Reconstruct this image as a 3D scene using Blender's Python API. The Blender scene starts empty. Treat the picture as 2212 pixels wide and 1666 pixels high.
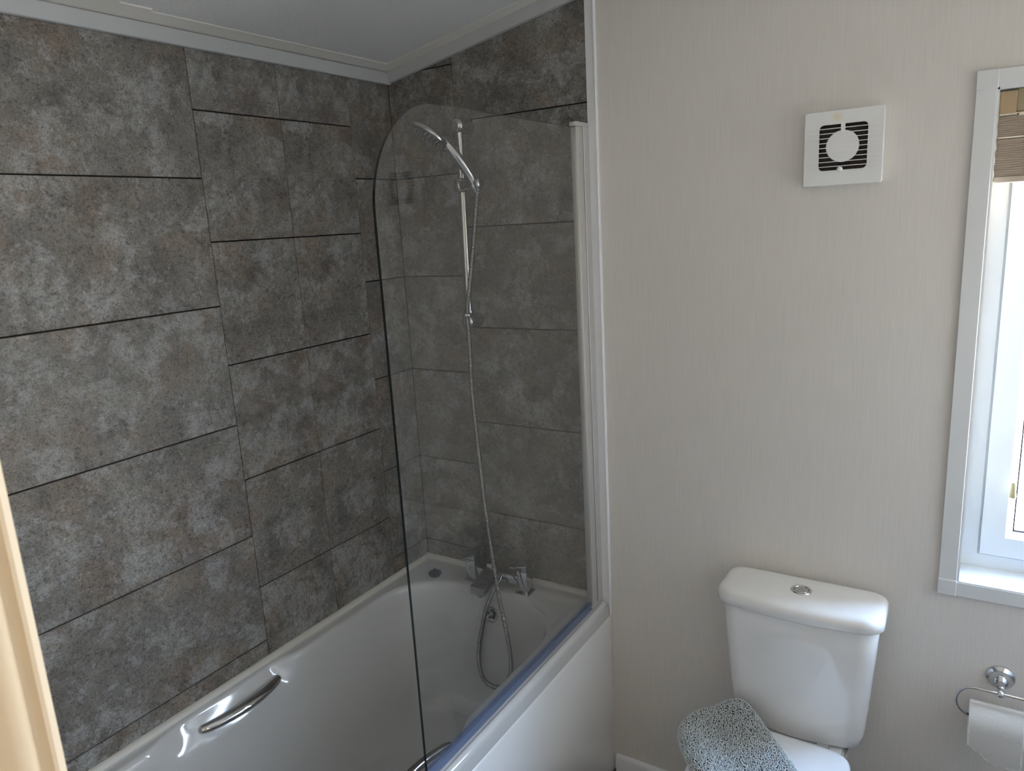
import bpy, bmesh, math, random
from mathutils import Vector, Matrix
random.seed(7)
PI = math.pi
SC = bpy.context.scene
COL = SC.collection

# ------------------------------------------------------------------ camera
cd = bpy.data.cameras.new('camera')
cam = bpy.data.objects.new('camera', cd); COL.objects.link(cam)
right = Vector((0.8473357, 0.5282150, -0.0548744))
down = Vector((0.0694345, -0.2126375, -0.9746610))
fwd = Vector((-0.5264989, 0.8220549, -0.2168517))
rot = Matrix((right, -down, -fwd)).transposed()
cam.matrix_world = Matrix.Translation((1.549423, -1.818536, 1.653771)) @ rot.to_4x4()
cd.sensor_width = 36.0; cd.sensor_fit = 'HORIZONTAL'
cd.lens = 1581.105 / 2212 * 36
cd.clip_start = 0.02
cd.dof.use_dof = True; cd.dof.focus_distance = 2.0; cd.dof.aperture_fstop = 14.0
SC.camera = cam

# ------------------------------------------------------------------ world, lights, exposure
w = bpy.data.worlds.new('sky'); SC.world = w; w.use_nodes = True
nt = w.node_tree; nt.nodes.clear()
out = nt.nodes.new('ShaderNodeOutputWorld'); bg = nt.nodes.new('ShaderNodeBackground')
tc = nt.nodes.new('ShaderNodeTexCoord'); sp = nt.nodes.new('ShaderNodeSeparateXYZ'); cr = nt.nodes.new('ShaderNodeValToRGB')
nt.links.new(tc.outputs['Generated'], sp.inputs[0]); nt.links.new(sp.outputs['Z'], cr.inputs[0])
cr.color_ramp.elements[0].position = 0.0; cr.color_ramp.elements[0].color = (1.0, 0.972, 0.925, 1)
cr.color_ramp.elements[1].position = 0.75; cr.color_ramp.elements[1].color = (0.36, 0.60, 1.0, 1)
e_ = cr.color_ramp.elements.new(0.06); e_.color = (0.80, 0.90, 1.0, 1)
nt.links.new(cr.outputs[0], bg.inputs[0]); bg.inputs[1].default_value = 30.0
nt.links.new(bg.outputs[0], out.inputs[0])

def area(name, loc, rotm, sx, sy, power, color, portal=False):
    l = bpy.data.lights.new(name, 'AREA'); l.shape = 'RECTANGLE'; l.size = sx; l.size_y = sy
    l.energy = power; l.color = color
    if portal: l.cycles.is_portal = True
    o = bpy.data.objects.new(name, l); COL.objects.link(o); o.location = loc; o.rotation_euler = rotm
    return o
# daylight portal in the window opening (points into the room)
area('window_portal', (1.79, 0.118, 1.33), (-PI/2, 0, 0), 0.46, 1.08, 1.0, (1, 1, 1), True)
# added warm light in the unseen hall, brightens the door frame
area('added_hall_light', (2.60, -1.98, 2.30), (0, 0, 0), 0.4, 0.4, 9.5, (1.0, 0.88, 0.72))

SC.view_settings.view_transform = 'Standard'; SC.view_settings.look = 'None'
SC.view_settings.gamma = 1.0; SC.view_settings.use_curve_mapping = False
SC.view_settings.exposure = 1.1
SC.cycles.max_bounces = 14; SC.cycles.diffuse_bounces = 8; SC.cycles.transparent_max_bounces = 16

# ------------------------------------------------------------------ helpers
def mat(name, color, rough=0.5, metal=0.0, spec=0.5, coat=0.0, bump=None, emit=None):
    m = bpy.data.materials.new(name); m.use_nodes = True
    n = m.node_tree.nodes; l = m.node_tree.links; b = n['Principled BSDF']
    b.inputs['Base Color'].default_value = (*color, 1); b.inputs['Roughness'].default_value = rough
    b.inputs['Metallic'].default_value = metal; b.inputs['Specular IOR Level'].default_value = spec
    b.inputs['Coat Weight'].default_value = coat; b.inputs['Coat Roughness'].default_value = 0.05
    if bump:
        sc, st, scv = bump
        t = n.new('ShaderNodeTexCoord'); mp = n.new('ShaderNodeMapping'); mp.inputs['Scale'].default_value = scv
        no = n.new('ShaderNodeTexNoise'); no.inputs['Scale'].default_value = sc; no.inputs['Detail'].default_value = 4
        bp = n.new('ShaderNodeBump'); bp.inputs['Strength'].default_value = st; bp.inputs['Distance'].default_value = 0.002
        l.new(t.outputs['Object'], mp.inputs[0]); l.new(mp.outputs[0], no.inputs['Vector'])
        l.new(no.outputs[0], bp.inputs['Height']); l.new(bp.outputs[0], b.inputs['Normal'])
    if emit:
        b.inputs['Emission Color'].default_value = (*emit[0], 1); b.inputs['Emission Strength'].default_value = emit[1]
    return m

def finish(bm, smooth=None):
    bmesh.ops.recalc_face_normals(bm, faces=bm.faces)
    if smooth is not None:
        for f in bm.faces: f.smooth = True
        for e in bm.edges:
            if len(e.link_faces) == 2 and e.calc_face_angle(0) > math.radians(smooth): e.smooth = False

def obj(name, bm, mats, parent=None, smooth=None, loc=None):
    finish(bm, smooth)
    me = bpy.data.meshes.new(name); bm.to_mesh(me); bm.free()
    for m in (mats if isinstance(mats, (list, tuple)) else [mats]): me.materials.append(m)
    o = bpy.data.objects.new(name, me); COL.objects.link(o)
    if parent: o.parent = parent
    if loc: o.location = loc
    return o

def tag(o, label, cat, group=None, kind=None):
    o['label'] = label
    if cat: o['category'] = cat
    if group: o['group'] = group
    if kind: o['kind'] = kind
    return o

def thing(name, label, cat, loc=(0, 0, 0), group=None, kind=None):
    o = bpy.data.objects.new(name, None); COL.objects.link(o); o.location = loc
    o.empty_display_size = 0.05
    return tag(o, label, cat, group, kind)

def N(): return bmesh.new()

def box(bm, lo, hi, bev=0, seg=2, mi=0):
    r = bmesh.ops.create_cube(bm, size=1.0)
    vs = r['verts']
    for v in vs:
        v.co = Vector([lo[i] + (v.co[i] + .5) * (hi[i] - lo[i]) for i in range(3)])
    fs = set(f for v in vs for f in v.link_faces)
    for f in fs: f.material_index = mi
    if bev:
        es = list(set(e for v in vs for e in v.link_edges))
        bmesh.ops.bevel(bm, geom=es, offset=bev, segments=seg, affect='EDGES', profile=0.5, clamp_overlap=True)
    return vs

def loft(bm, rings, closed=True, cap=True):
    R = [[bm.verts.new(p) for p in r] for r in rings]
    n = len(R[0])
    for a, b in zip(R, R[1:]):
        for i in range(n if closed else n - 1):
            j = (i + 1) % n
            bm.faces.new((a[i], a[j], b[j], b[i]))
    if cap:
        bm.faces.new(R[0]); bm.faces.new(R[-1])
    return R

def frames(pts):
    pts = [Vector(p) for p in pts]
    T = []
    for i in range(len(pts)):
        a = pts[max(i - 1, 0)]; b = pts[min(i + 1, len(pts) - 1)]
        T.append((b - a).normalized())
    up = Vector((0, 0, 1)) if abs(T[0].z) < .9 else Vector((0, 1, 0))
    n = T[0].cross(up).normalized(); out = []
    for t in T:
        n = (n - t * n.dot(t)).normalized()
        out.append((t, n, t.cross(n)))
    return pts, out

def tube(bm, pts, rad, seg=16, flat=1.0, cap=True, up=None):
    pts, fr = frames(pts)
    if not isinstance(rad, (list, tuple)): rad = [rad] * len(pts)
    rings = []
    for p, (t, n, b), r in zip(pts, fr, rad):
        if up is not None:
            b = (Vector(up) - t * t.dot(Vector(up))).normalized(); n = b.cross(t)
        rings.append([p + n * (r * math.cos(2*PI*k/seg)) + b * (r * flat * math.sin(2*PI*k/seg)) for k in range(seg)])
    loft(bm, rings, True, cap)

def lathe(bm, prof, origin, axis, seg=32):
    """prof: (radius, distance along axis)"""
    a = Vector(axis).normalized(); u = a.orthogonal().normalized(); v = a.cross(u); o = Vector(origin)
    rings = [[o + a * h + (u * math.cos(2*PI*k/seg) + v * math.sin(2*PI*k/seg)) * max(r, 1e-5) for k in range(seg)] for r, h in prof]
    loft(bm, rings, True, True)

def prism(bm, poly, lo, hi, ax, mi=0):
    """extrude a 2-D polygon along axis ax"""
    def P(p, h):
        c = list(p); c.insert(ax, h); return c
    a = [bm.verts.new(P(p, lo)) for p in poly]; b = [bm.verts.new(P(p, hi)) for p in poly]
    n = len(poly); fs = []
    for i in range(n):
        j = (i + 1) % n; fs.append(bm.faces.new((a[i], a[j], b[j], b[i])))
    fs.append(bm.faces.new(a)); fs.append(bm.faces.new(b[::-1]))
    for f in fs: f.material_index = mi
    return fs

def catmull(P, k=6, closed=False):
    P = [Vector(p) for p in P]; out = []
    n = len(P)
    for i in range(n if closed else n - 1):
        g = (lambda j: P[j % n]) if closed else (lambda j: P[min(max(j, 0), n - 1)])
        p0, p1, p2, p3 = g(i - 1), g(i), g(i + 1), g(i + 2)
        for s in range(k):
            t = s / k
            out.append(0.5 * ((2*p1) + (p2 - p0)*t + (2*p0 - 5*p1 + 4*p2 - p3)*t*t + (3*p1 - p0 - 3*p2 + p3)*t**3))
    if not closed: out.append(P[-1])
    return out

def rrect(x0, y0, x1, y1, r, k=6):
    pts = []
    for cx, cy, a in ((x1 - r, y1 - r, 0), (x0 + r, y1 - r, 90), (x0 + r, y0 + r, 180), (x1 - r, y0 + r, 270)):
        for i in range(k + 1):
            t = math.radians(a + 90 * i / k); pts.append((cx + r * math.cos(t), cy + r * math.sin(t)))
    return pts

# ------------------------------------------------------------------ materials
M = {}
M['white_plastic'] = mat('white plastic', (0.80, 0.81, 0.82), 0.35)
M['trim'] = mat('white trim', (0.77, 0.78, 0.81), 0.38)
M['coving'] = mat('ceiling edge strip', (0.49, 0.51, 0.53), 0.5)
M['seal'] = mat('cream seal', (0.60, 0.585, 0.54), 0.45)
M['upvc'] = mat('window frame plastic', (0.67, 0.69, 0.70), 0.3)
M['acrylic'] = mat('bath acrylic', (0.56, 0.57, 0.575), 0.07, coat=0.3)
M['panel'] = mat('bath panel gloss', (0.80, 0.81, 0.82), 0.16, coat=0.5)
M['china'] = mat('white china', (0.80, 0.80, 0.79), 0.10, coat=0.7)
M['seat'] = mat('white seat', (0.80, 0.81, 0.83), 0.22)
M['chrome'] = mat('chrome', (0.60, 0.61, 0.63), 0.05, 1.0)
M['hosemetal'] = mat('hose steel', (0.34, 0.33, 0.315), 0.25, 1.0)
M['alu'] = mat('satin aluminium', (0.66, 0.65, 0.63), 0.42, 0.7)
M['groove'] = mat('dark gasket', (0.05, 0.05, 0.07), 0.4)
M['rubber'] = mat('black rubber', (0.012, 0.012, 0.018), 0.5)
M['grout'] = mat('dark joint', (0.018, 0.017, 0.017), 0.8)
M['dark'] = mat('fan inside', (0.035, 0.025, 0.024), 0.7)
M['nozzle'] = mat('grey nozzle face', (0.10, 0.105, 0.11), 0.35, 0.4)
M['nub'] = mat('pale nozzle tips', (0.42, 0.43, 0.44), 0.5)
M['tassel'] = mat('olive wooden pull', (0.42, 0.38, 0.20), 0.55)
M['cord'] = mat('pale cord', (0.7, 0.66, 0.55), 0.8)
M['headrail'] = mat('tan headrail', (0.40, 0.29, 0.17), 0.5)
M['headrail2'] = mat('olive brown headrail front', (0.30, 0.245, 0.155), 0.5)
M['pleat'] = mat('taupe blind fabric', (0.46, 0.39, 0.32), 0.8)
M['ladder'] = mat('cream blind edge', (0.75, 0.68, 0.56), 0.7)
M['paper'] = mat('toilet paper', (0.88, 0.87, 0.85), 0.95, spec=0.1, bump=(350, 0.5, (1, 1, 1)))
M['card'] = mat('cardboard', (0.42, 0.32, 0.22), 0.9)
M['jamb'] = mat('cream satin paint', (0.68, 0.59, 0.46), 0.6)
M['towel'] = mat('grey terry', (0.60, 0.64, 0.65), 0.95, spec=0.1)
M['towelbase'] = mat('shaded terry ground', (0.11, 0.115, 0.12), 1.0, spec=0.05)  # ground cloth darkened: shade between the pile loops put into its colour
M['ceil'] = mat('ceiling texture', (0.66, 0.67, 0.67), 0.9, spec=0.2, bump=(120, 0.9, (1, 1, 1)))
M['batten'] = mat('ceiling batten', (0.72, 0.70, 0.66), 0.6)
M['floor'] = mat('dark floor vinyl', (0.085, 0.078, 0.072), 0.4, bump=(60, 0.3, (1, 1, 1)))
M['hall'] = mat('hall wall paint', (0.62, 0.55, 0.44), 0.8)
M['gravel'] = mat('pale gravel', (0.62, 0.60, 0.55), 0.95, bump=(200, 0.8, (1, 1, 1)))
M['lamp'] = mat('lamp diffuser', (0.9, 0.85, 0.75), 0.5, emit=((1.0, 0.82, 0.6), 6.0))  # glow of the added, unseen hall lamp

def wallpaper():
    m = bpy.data.materials.new('cream wallpaper board'); m.use_nodes = True
    n = m.node_tree.nodes; l = m.node_tree.links; b = n['Principled BSDF']
    t = n.new('ShaderNodeTexCoord'); mp = n.new('ShaderNodeMapping'); mp.inputs['Scale'].default_value = (1, 1, 0.035)
    no = n.new('ShaderNodeTexNoise'); no.inputs['Scale'].default_value = 260; no.inputs['Detail'].default_value = 3
    no.inputs['Roughness'].default_value = 0.6
    r = n.new('ShaderNodeValToRGB')
    r.color_ramp.elements[0].position = 0.3; r.color_ramp.elements[0].color = (0.655, 0.628, 0.595, 1)
    r.color_ramp.elements[1].position = 0.7; r.color_ramp.elements[1].color = (0.705, 0.678, 0.645, 1)
    l.new(t.outputs['Object'], mp.inputs[0]); l.new(mp.outputs[0], no.inputs['Vector']); l.new(no.outputs[0], r.inputs[0])
    l.new(r.outputs[0], b.inputs['Base Color']); b.inputs['Roughness'].default_value = 0.55
    b.inputs['Specular IOR Level'].default_value = 0.35
    bp = n.new('ShaderNodeBump'); bp.inputs['Strength'].default_value = 0.15; bp.inputs['Distance'].default_value = 0.0006
    l.new(no.outputs[0], bp.inputs['Height']); l.new(bp.outputs[0], b.inputs['Normal'])
    return m
M['wall'] = wallpaper()

def slate():
    m = bpy.data.materials.new('slate print'); m.use_nodes = True
    n = m.node_tree.nodes; l = m.node_tree.links; b = n['Principled BSDF']
    t = n.new('ShaderNodeTexCoord'); at = n.new('ShaderNodeAttribute'); at.attribute_type = 'OBJECT'; at.attribute_name = 'seed'
    mul = n.new('ShaderNodeVectorMath'); mul.operation = 'MULTIPLY_ADD'
    cx = n.new('ShaderNodeCombineXYZ')
    for i in range(3): l.new(at.outputs['Fac'], cx.inputs[i])
    l.new(cx.outputs[0], mul.inputs[0]); mul.inputs[1].default_value = (3.7, 5.3, 7.1); l.new(t.outputs['Object'], mul.inputs[2])
    def noise(scale, det, rough, dist=0.0, src=mul):
        q = n.new('ShaderNodeTexNoise'); q.inputs['Scale'].default_value = scale; q.inputs['Detail'].default_value = det
        q.inputs['Roughness'].default_value = rough; q.inputs['Distortion'].default_value = dist
        l.new(src.outputs[0], q.inputs['Vector']); return q
    def ramp(src, pts):
        r = n.new('ShaderNodeValToRGB'); e = r.color_ramp.elements
        e[0].position, e[0].color = pts[0][0], (*pts[0][1], 1); e[1].position, e[1].color = pts[-1][0], (*pts[-1][1], 1)
        for p, c in pts[1:-1]:
            k = e.new(p); k.color = (*c, 1)
        l.new(src, r.inputs[0]); return r
    def mix(fac, a, bb, mode='MIX'):
        x = n.new('ShaderNodeMix'); x.data_type = 'RGBA'; x.blend_type = mode
        if isinstance(fac, float): x.inputs['Factor'].default_value = fac
        else: l.new(fac, x.inputs['Factor'])
        for s, v in ((6, a), (7, bb)):
            if isinstance(v, tuple): x.inputs[s].default_value = (*v, 1)
            else: l.new(v, x.inputs[s])
        return x.outputs[2]
    big = noise(4.5, 6, 0.66, 0.15); mid = noise(13, 8, 0.74, 0.1); hue = noise(7, 6, 0.65, 0.2)
    fine = noise(230, 5, 0.75); grit = noise(85, 9, 0.85, 0.3); veins = noise(10, 12, 0.80, 0.25)
    base = ramp(big.outputs[0], [(0.30, (0.138, 0.131, 0.121)), (0.5, (0.183, 0.174, 0.160)), (0.72, (0.244, 0.234, 0.217))])
    brown = ramp(hue.outputs[0], [(0.49, (0, 0, 0)), (0.62, (1, 1, 1))])
    c = mix(brown.outputs[0], base.outputs[0], (0.196, 0.165, 0.140))
    f1 = ramp(mid.outputs[0], [(0.36, (0.70, 0.69, 0.69)), (0.48, (0.97, 0.97, 0.97)), (0.62, (1.2, 1.2, 1.18))])
    c = mix(1.0, c, f1.outputs[0], 'MULTIPLY')
    pale = ramp(veins.outputs[0], [(0.505, (0, 0, 0)), (0.545, (0.35, 0.35, 0.35)), (0.62, (0.7, 0.7, 0.7))])
    c = mix(pale.outputs[0], c, (0.36, 0.365, 0.37))
    f2 = ramp(fine.outputs[0], [(0.36, (0.42, 0.41, 0.40)), (0.46, (1, 1, 1)), (0.58, (1.08, 1.08, 1.08)), (0.68, (1.5, 1.5, 1.48))])
    c = mix(1.0, c, f2.outputs[0], 'MULTIPLY')
    f3 = ramp(grit.outputs[0], [(0.38, (0.42, 0.41, 0.40)), (0.46, (0.94, 0.94, 0.94)), (0.56, (1.05, 1.05, 1.05)), (0.66, (1.42, 1.42, 1.40))])
    c = mix(1.0, c, f3.outputs[0], 'MULTIPLY')
    l.new(c, b.inputs['Base Color']); b.inputs['Roughness'].default_value = 0.5
    b.inputs['Specular IOR Level'].default_value = 0.35
    bp = n.new('ShaderNodeBump'); bp.inputs['Strength'].default_value = 0.35; bp.inputs['Distance'].default_value = 0.0015
    l.new(fine.outputs[0], bp.inputs['Height']); l.new(bp.outputs[0], b.inputs['Normal'])
    return m
M['slate'] = slate()

def glass(name, tint, rough=0.0, extra=None):
    m = bpy.data.materials.new(name); m.use_nodes = True
    n = m.node_tree.nodes; l = m.node_tree.links; n.clear()
    o = n.new('ShaderNodeOutputMaterial'); mx = n.new('ShaderNodeMixShader'); tr = n.new('ShaderNodeBsdfTransparent')
    gl = n.new('ShaderNodeBsdfGlossy'); fr = n.new('ShaderNodeFresnel'); ge = n.new('ShaderNodeNewGeometry')
    mr = n.new('ShaderNodeMapRange'); mr.inputs['To Min'].default_value = 1.5; mr.inputs['To Max'].default_value = 1/1.5
    l.new(ge.outputs['Backfacing'], mr.inputs['Value']); l.new(mr.outputs[0], fr.inputs['IOR'])
    tr.inputs[0].default_value = (*tint, 1); gl.inputs['Roughness'].default_value = rough
    l.new(fr.outputs[0], mx.inputs[0]); l.new(tr.outputs[0], mx.inputs[1]); l.new(gl.outputs[0], mx.inputs[2])
    last = mx
    if extra:
        df = n.new('ShaderNodeBsdfDiffuse'); df.inputs[0].default_value = (*extra[0], 1)
        m2 = n.new('ShaderNodeMixShader'); m2.inputs[0].default_value = extra[1]
        l.new(mx.outputs[0], m2.inputs[1]); l.new(df.outputs[0], m2.inputs[2]); last = m2
    l.new(last.outputs[0], o.inputs[0]); return m
M['glass'] = glass('clear glass', (0.96, 0.965, 0.965), 0.0, ((0.55, 0.56, 0.57), 0.006))
M['pane'] = glass('window glass', (0.97, 0.98, 0.98))
M['glassedge'] = mat('polished glass edge', (0.004, 0.010, 0.010), 0.15)
M['sealclear'] = glass('blue clear seal', (0.80, 0.85, 0.95), 0.08, ((0.28, 0.34, 0.50), 0.18))

# ------------------------------------------------------------------ room shell
FLOOR = -0.045
YF = -1.65                       # inner face of the door wall
XR = 2.09
SL = 0.18
def zc(x): return 2.115 + SL * x
WX0, WX1, WZ0, WZ1 = 1.5605, 2.02, 0.800, 1.861
TILE_X = 0.668

bm = N(); box(bm, (-0.12, -3.2, FLOOR - 0.05), (XR + 1.0, 0.12, FLOOR)); tag(obj('floor', bm, M['floor']), 'dark vinyl floor below bath and toilet', 'floor', kind='structure')
bm = N()
prism(bm, [(-0.12, zc(-0.12)), (XR + 1.0, zc(XR + 1.0)), (XR + 1.0, zc(XR + 1.0) + 0.05), (-0.12, zc(-0.12) + 0.05)], -3.2, 0.12, 1)
ceiling = tag(obj('ceiling', bm, M['ceil']), 'sloping grey-white textured ceiling', 'ceiling', kind='structure')

# left wall backing
bm = N(); box(bm, (-0.12, -3.2, FLOOR), (-0.009, 0.12, 2.3))
wall_left = tag(obj('wall_left', bm, M['grout']), 'left wall clad in grey slate-look tiles with dark joints', 'wall', kind='structure')
# back wall
bm = N(); TOP = 2.75
box(bm, (-0.009, 0.009, FLOOR), (TILE_X + 0.01, 0.12, TOP), mi=1)
box(bm, (TILE_X + 0.01, 0.0, FLOOR), (WX0, 0.12, TOP))
box(bm, (WX0, 0.0, FLOOR), (WX1, 0.12, WZ0)); box(bm, (WX0, 0.0, WZ1), (WX1, 0.12, TOP))
box(bm, (WX1, 0.0, FLOOR), (XR + 1.0, 0.12, TOP))
wall_back = tag(obj('wall_back', bm, [M['wall'], M['grout']]), 'back wall, slate-look tiles over the bath and cream wallpaper behind the toilet', 'wall', kind='structure')
bm = N(); box(bm, (XR, YF, FLOOR), (XR + 0.1, 0.0, TOP)); tag(obj('wall_right', bm, M['wall']), 'cream right wall beyond the window', 'wall', kind='structure')
# front wall with the doorway
DX0, DX1, DZ = 1.0945, 1.86, 1.98
bm = N()
box(bm, (-0.009, YF - 0.08, FLOOR), (DX0, YF, TOP)); box(bm, (DX1, YF - 0.08, FLOOR), (XR + 1.0, YF, TOP)); box(bm, (DX0, YF - 0.08, DZ), (DX1, YF, TOP))
tag(obj('wall_front', bm, M['wall']), 'cream wall with the open doorway the view looks through', 'wall', kind='structure')
bm = N(); box(bm, (-0.009, -3.1, FLOOR), (XR + 1.0, -3.0, TOP)); box(bm, (XR + 0.9, -3.0, FLOOR), (XR + 1.0, YF - 0.08, TOP)); tag(obj('wall_hall', bm, M['hall']), 'cream hall wall behind the doorway', 'wall', kind='structure')

# tiles
H = 0.300; G = 0.0016; GV = 0.0007
def tile_mesh(w_, h_, name='tile'):
    bm = N(); box(bm, (GV, -0.008, G), (w_ - GV, 0.0, h_ - G), 0.0010, 1)
    finish(bm); me = bpy.data.meshes.new(name); bm.to_mesh(me); bm.free(); me.materials.append(M['slate']); return me
cache = {}
def add_tile(parent, wall, a, b, z0, z1, seed, top=None):
    """a..b along the wall; the tile face lies in the wall plane"""
    key = (round(b - a, 4), round(z1 - z0, 4))
    if top is None:
        if key not in cache: cache[key] = tile_mesh(b - a, z1 - z0)
        me = cache[key]
    else:   # top edge cut along the slope of the ceiling
        bm = N(); wd = b - a
        prism(bm, [(GV, G), (wd - GV, G), (wd - GV, top(b) - z0), (GV, top(a) - z0)], -0.008, 0.0, 1)
        bmesh.ops.bevel(bm, geom=list(bm.edges), offset=0.0007, segments=1, affect='EDGES')
        finish(bm); me = bpy.data.meshes.new('tile'); bm.to_mesh(me); bm.free(); me.materials.append(M['slate'])
    o = bpy.data.objects.new('tile', me); COL.objects.link(o); o.parent = parent; o['seed'] = seed
    if wall == 'left':
        o.rotation_euler = (0, 0, PI/2); o.location = (-0.008, a, z0)      # local x -> +Y, local -y -> +X
        o.location = (-0.008, a, z0)
    else:
        o.location = (a, 0.008, z0)
    return o
ZB, ZT = 0.536, 2.0820
def rows(first):
    zs = [ZT]; z = first
    while z > ZB + 0.03:
        if z < ZT - 0.001: zs.append(z)
        z -= H
    zs.append(ZB); return zs
zA, zBt, zC = 1.7946, 1.9476, 1.8042
def left_col(a, b, first, seeds):
    zs = rows(first)
    for i, (hi, lo) in enumerate(zip(zs, zs[1:])): add_tile(wall_left, 'left', a, b, lo, hi, seeds[i % len(seeds)])
left_col(-1.65, -1.355, zBt, [21.3, 22.1, 23.7, 24.2, 25.9, 26.1])
left_col(-1.355, -0.6905, zA, [1.3, 2.7, 3.1, 4.9, 5.3, 6.6])
left_col(-0.6905, -0.4343, zBt, [7.2, 8.4, 9.7, 10.2, 11.5, 12.9])
left_col(-0.4343, -0.1786, zBt, [7.2, 8.4, 9.7, 10.2, 11.5, 12.9])
left_col(-0.1786, -0.0, zC, [13.1, 14.6, 15.2, 16.3, 17.7, 18.4])
# back wall tiles, top cut on the slope
topf = lambda x: 2.0825 + SL * x
def back_col(a, b, joints, seeds):
    for i, hi in enumerate(joints[:-1]):
        lo = joints[i + 1]
        if hi is None: add_tile(wall_back, 'back', a, b, lo, lo + H, seeds[i], topf)
        else: add_tile(wall_back, 'back', a, b, lo, hi, seeds[i])
# sliver tile above the 2.104 joint
bm = N(); prism(bm, [(0.118, 2.1058), (0.2384, 2.1058), (0.2384, topf(.2384)), (0.118, topf(.118))], -0.008, 0, 1)
o = obj('tile', bm, M['slate'], wall_back, loc=(0, 0.008, 0)); o['seed'] = 33.0
bm = N(); prism(bm, [(0.0008, 1.8058), (0.2384, 1.8058), (0.2384, 2.1026), (0.112, 2.1026), (0.0008, topf(0))], -0.008, 0, 1)
o = obj('tile', bm, M['slate'], wall_back, loc=(0, 0.008, 0)); o['seed'] = 34.4
back_col(0.0, 0.2392, [zC, zC - H, zC - 2*H, zC - 3*H, zC - 4*H, ZB], [35.1, 36.2, 37.9, 38.3, 39.8])
back_col(0.2392, TILE_X + 0.006, [None, 1.948, 1.648, 1.348, 1.048, 0.748, ZB], [41.3, 42.8, 43.1, 44.5, 45.2, 46.6])

# ceiling trims
def sloped_strip(bm, x0, x1, y0, y1, za, zb):     # between zc-offsets za (bottom) and zb (top)
    prism(bm, [(x0, za + SL*x0), (x1, za + SL*x1), (x1, zb + SL*x1), (x0, zb + SL*x0)], y0, y1, 1)
bm = N(); box(bm, (0.0, YF, 2.0795), (0.014, 0, 2.113), 0.0015, 1)
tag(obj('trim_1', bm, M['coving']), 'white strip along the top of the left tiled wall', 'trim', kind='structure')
bm = N(); sloped_strip(bm, 0.0, XR, -0.014, 0.0, 2.0805, 2.113)
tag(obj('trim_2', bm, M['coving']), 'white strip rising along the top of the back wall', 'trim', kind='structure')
bm = N(); sloped_strip(bm, 0.0, 0.056, YF, 0, 2.1132, 2.117)
tag(obj('trim_3', bm, M['batten']), 'flat ceiling batten above the left wall', 'trim', kind='structure')
bm = N(); sloped_strip(bm, 0.056, XR, -0.062, 0, 2.1132, 2.117)
tag(obj('trim_4', bm, M['batten']), 'flat ceiling batten above the back wall', 'trim', kind='structure')
bm = N(); sloped_strip(bm, 0.056, XR, -1.02, -0.872, 2.112, 2.117)
sloped_strip(bm, 0.056, 0.066, -0.872, -0.80, 2.112, 2.117)
tag(obj('trim_5', bm, M['batten']), 'joint cover crossing the ceiling at the upper left', 'trim', kind='structure')

# vertical trim between tiles and wallpaper, sitting over the bath corner
bm = N()
prism(bm, [(TILE_X - 0.002, 0.0), (TILE_X - 0.002, -0.004), (TILE_X + 0.019, -0.0045), (TILE_X + 0.0205, -0.0075), (TILE_X + 0.024, -0.0085), (TILE_X + 0.0265, -0.006), (TILE_X + 0.027, 0.0)], 0.492, zc(.68), 2)
tag(obj('trim_6', bm, M['trim'], smooth=40), 'white vertical edge trim between tiles and cream wall', 'trim', kind='structure')
# seal along the bath
bm = N()
prism(bm, [(-0.0002, 0.534), (-0.0002, 0.5505), (0.004, 0.5505), (0.010, 0.546), (0.013, 0.5385), (0.013, 0.534)], YF, 0, 1)
prism(bm, [(0.0002, 0.534), (0.0002, 0.5505), (-0.004, 0.5505), (-0.010, 0.546), (-0.013, 0.5385), (-0.013, 0.534)], 0.0, 0.655, 0)
tag(obj('trim_7', bm, M['seal'], smooth=50), 'cream sealing strip where the tiles meet the bath', 'trim', kind='structure')
# baseboard
bm = N(); prism(bm, [(0, FLOOR), (-0.013, FLOOR), (-0.013, 0.002), (-0.010, 0.009), (-0.004, 0.0125), (0, 0.013)], 0.70, XR, 0)
tag(obj('baseboard_back', bm, M['trim'], smooth=50), 'white baseboard between bath panel and toilet', 'baseboard', kind='structure')

# ------------------------------------------------------------------ window
win = thing('window_1', 'white framed window with taupe blind beside the toilet', 'window', kind='structure')
C0, C1, D0, D1 = 1.5235, WX1 + 0.036, 0.7655, 1.896
bm = N()   # casing
box(bm, (C0 + .001, -0.009, D0 + .037), (WX0, 0, D1 - .037), 0.001, 1); obj('casing', bm, M['upvc'], win)
bm = N(); box(bm, (WX1, -0.009, D0 + .037), (C1 - .001, 0, D1 - .037), 0.001, 1); obj('casing', bm, M['upvc'], win)
bm = N(); box(bm, (C0 + .037, -0.009, D0 + .001), (C1 - .037, 0, WZ0), 0.001, 1); obj('casing', bm, M['upvc'], win)
bm = N(); box(bm, (C0 + .037, -0.009, WZ1), (C1 - .037, 0, D1 - .001), 0.001, 1); obj('casing', bm, M['upvc'], win)
for cx in (C0, C1 - 0.038):
    for cz in (D0, D1 - 0.038):
        bm = N(); box(bm, (cx, -0.0115, cz), (cx + 0.038, 0, cz + 0.038), 0.0015, 1)
        # corner blocks keep clear of the opening
        obj('corner_block', bm, M['upvc'], win)
bm = N()   # reveal lining
t_ = 0.004
box(bm, (WX0, -0.006, WZ0), (WX0 + t_, 0.12, WZ1)); box(bm, (WX1 - t_, -0.006, WZ0), (WX1, 0.12, WZ1))
box(bm, (WX0, -0.006, WZ1 - t_), (WX1, 0.12, WZ1)); obj('reveal', bm, M['upvc'], win)
bm = N(); box(bm, (WX0 + t_, -0.008, WZ0 - 0.004), (WX1 - t_, 0.105, WZ0 + 0.003), 0.002, 2); obj('sill', bm, M['upvc'], win)
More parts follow.
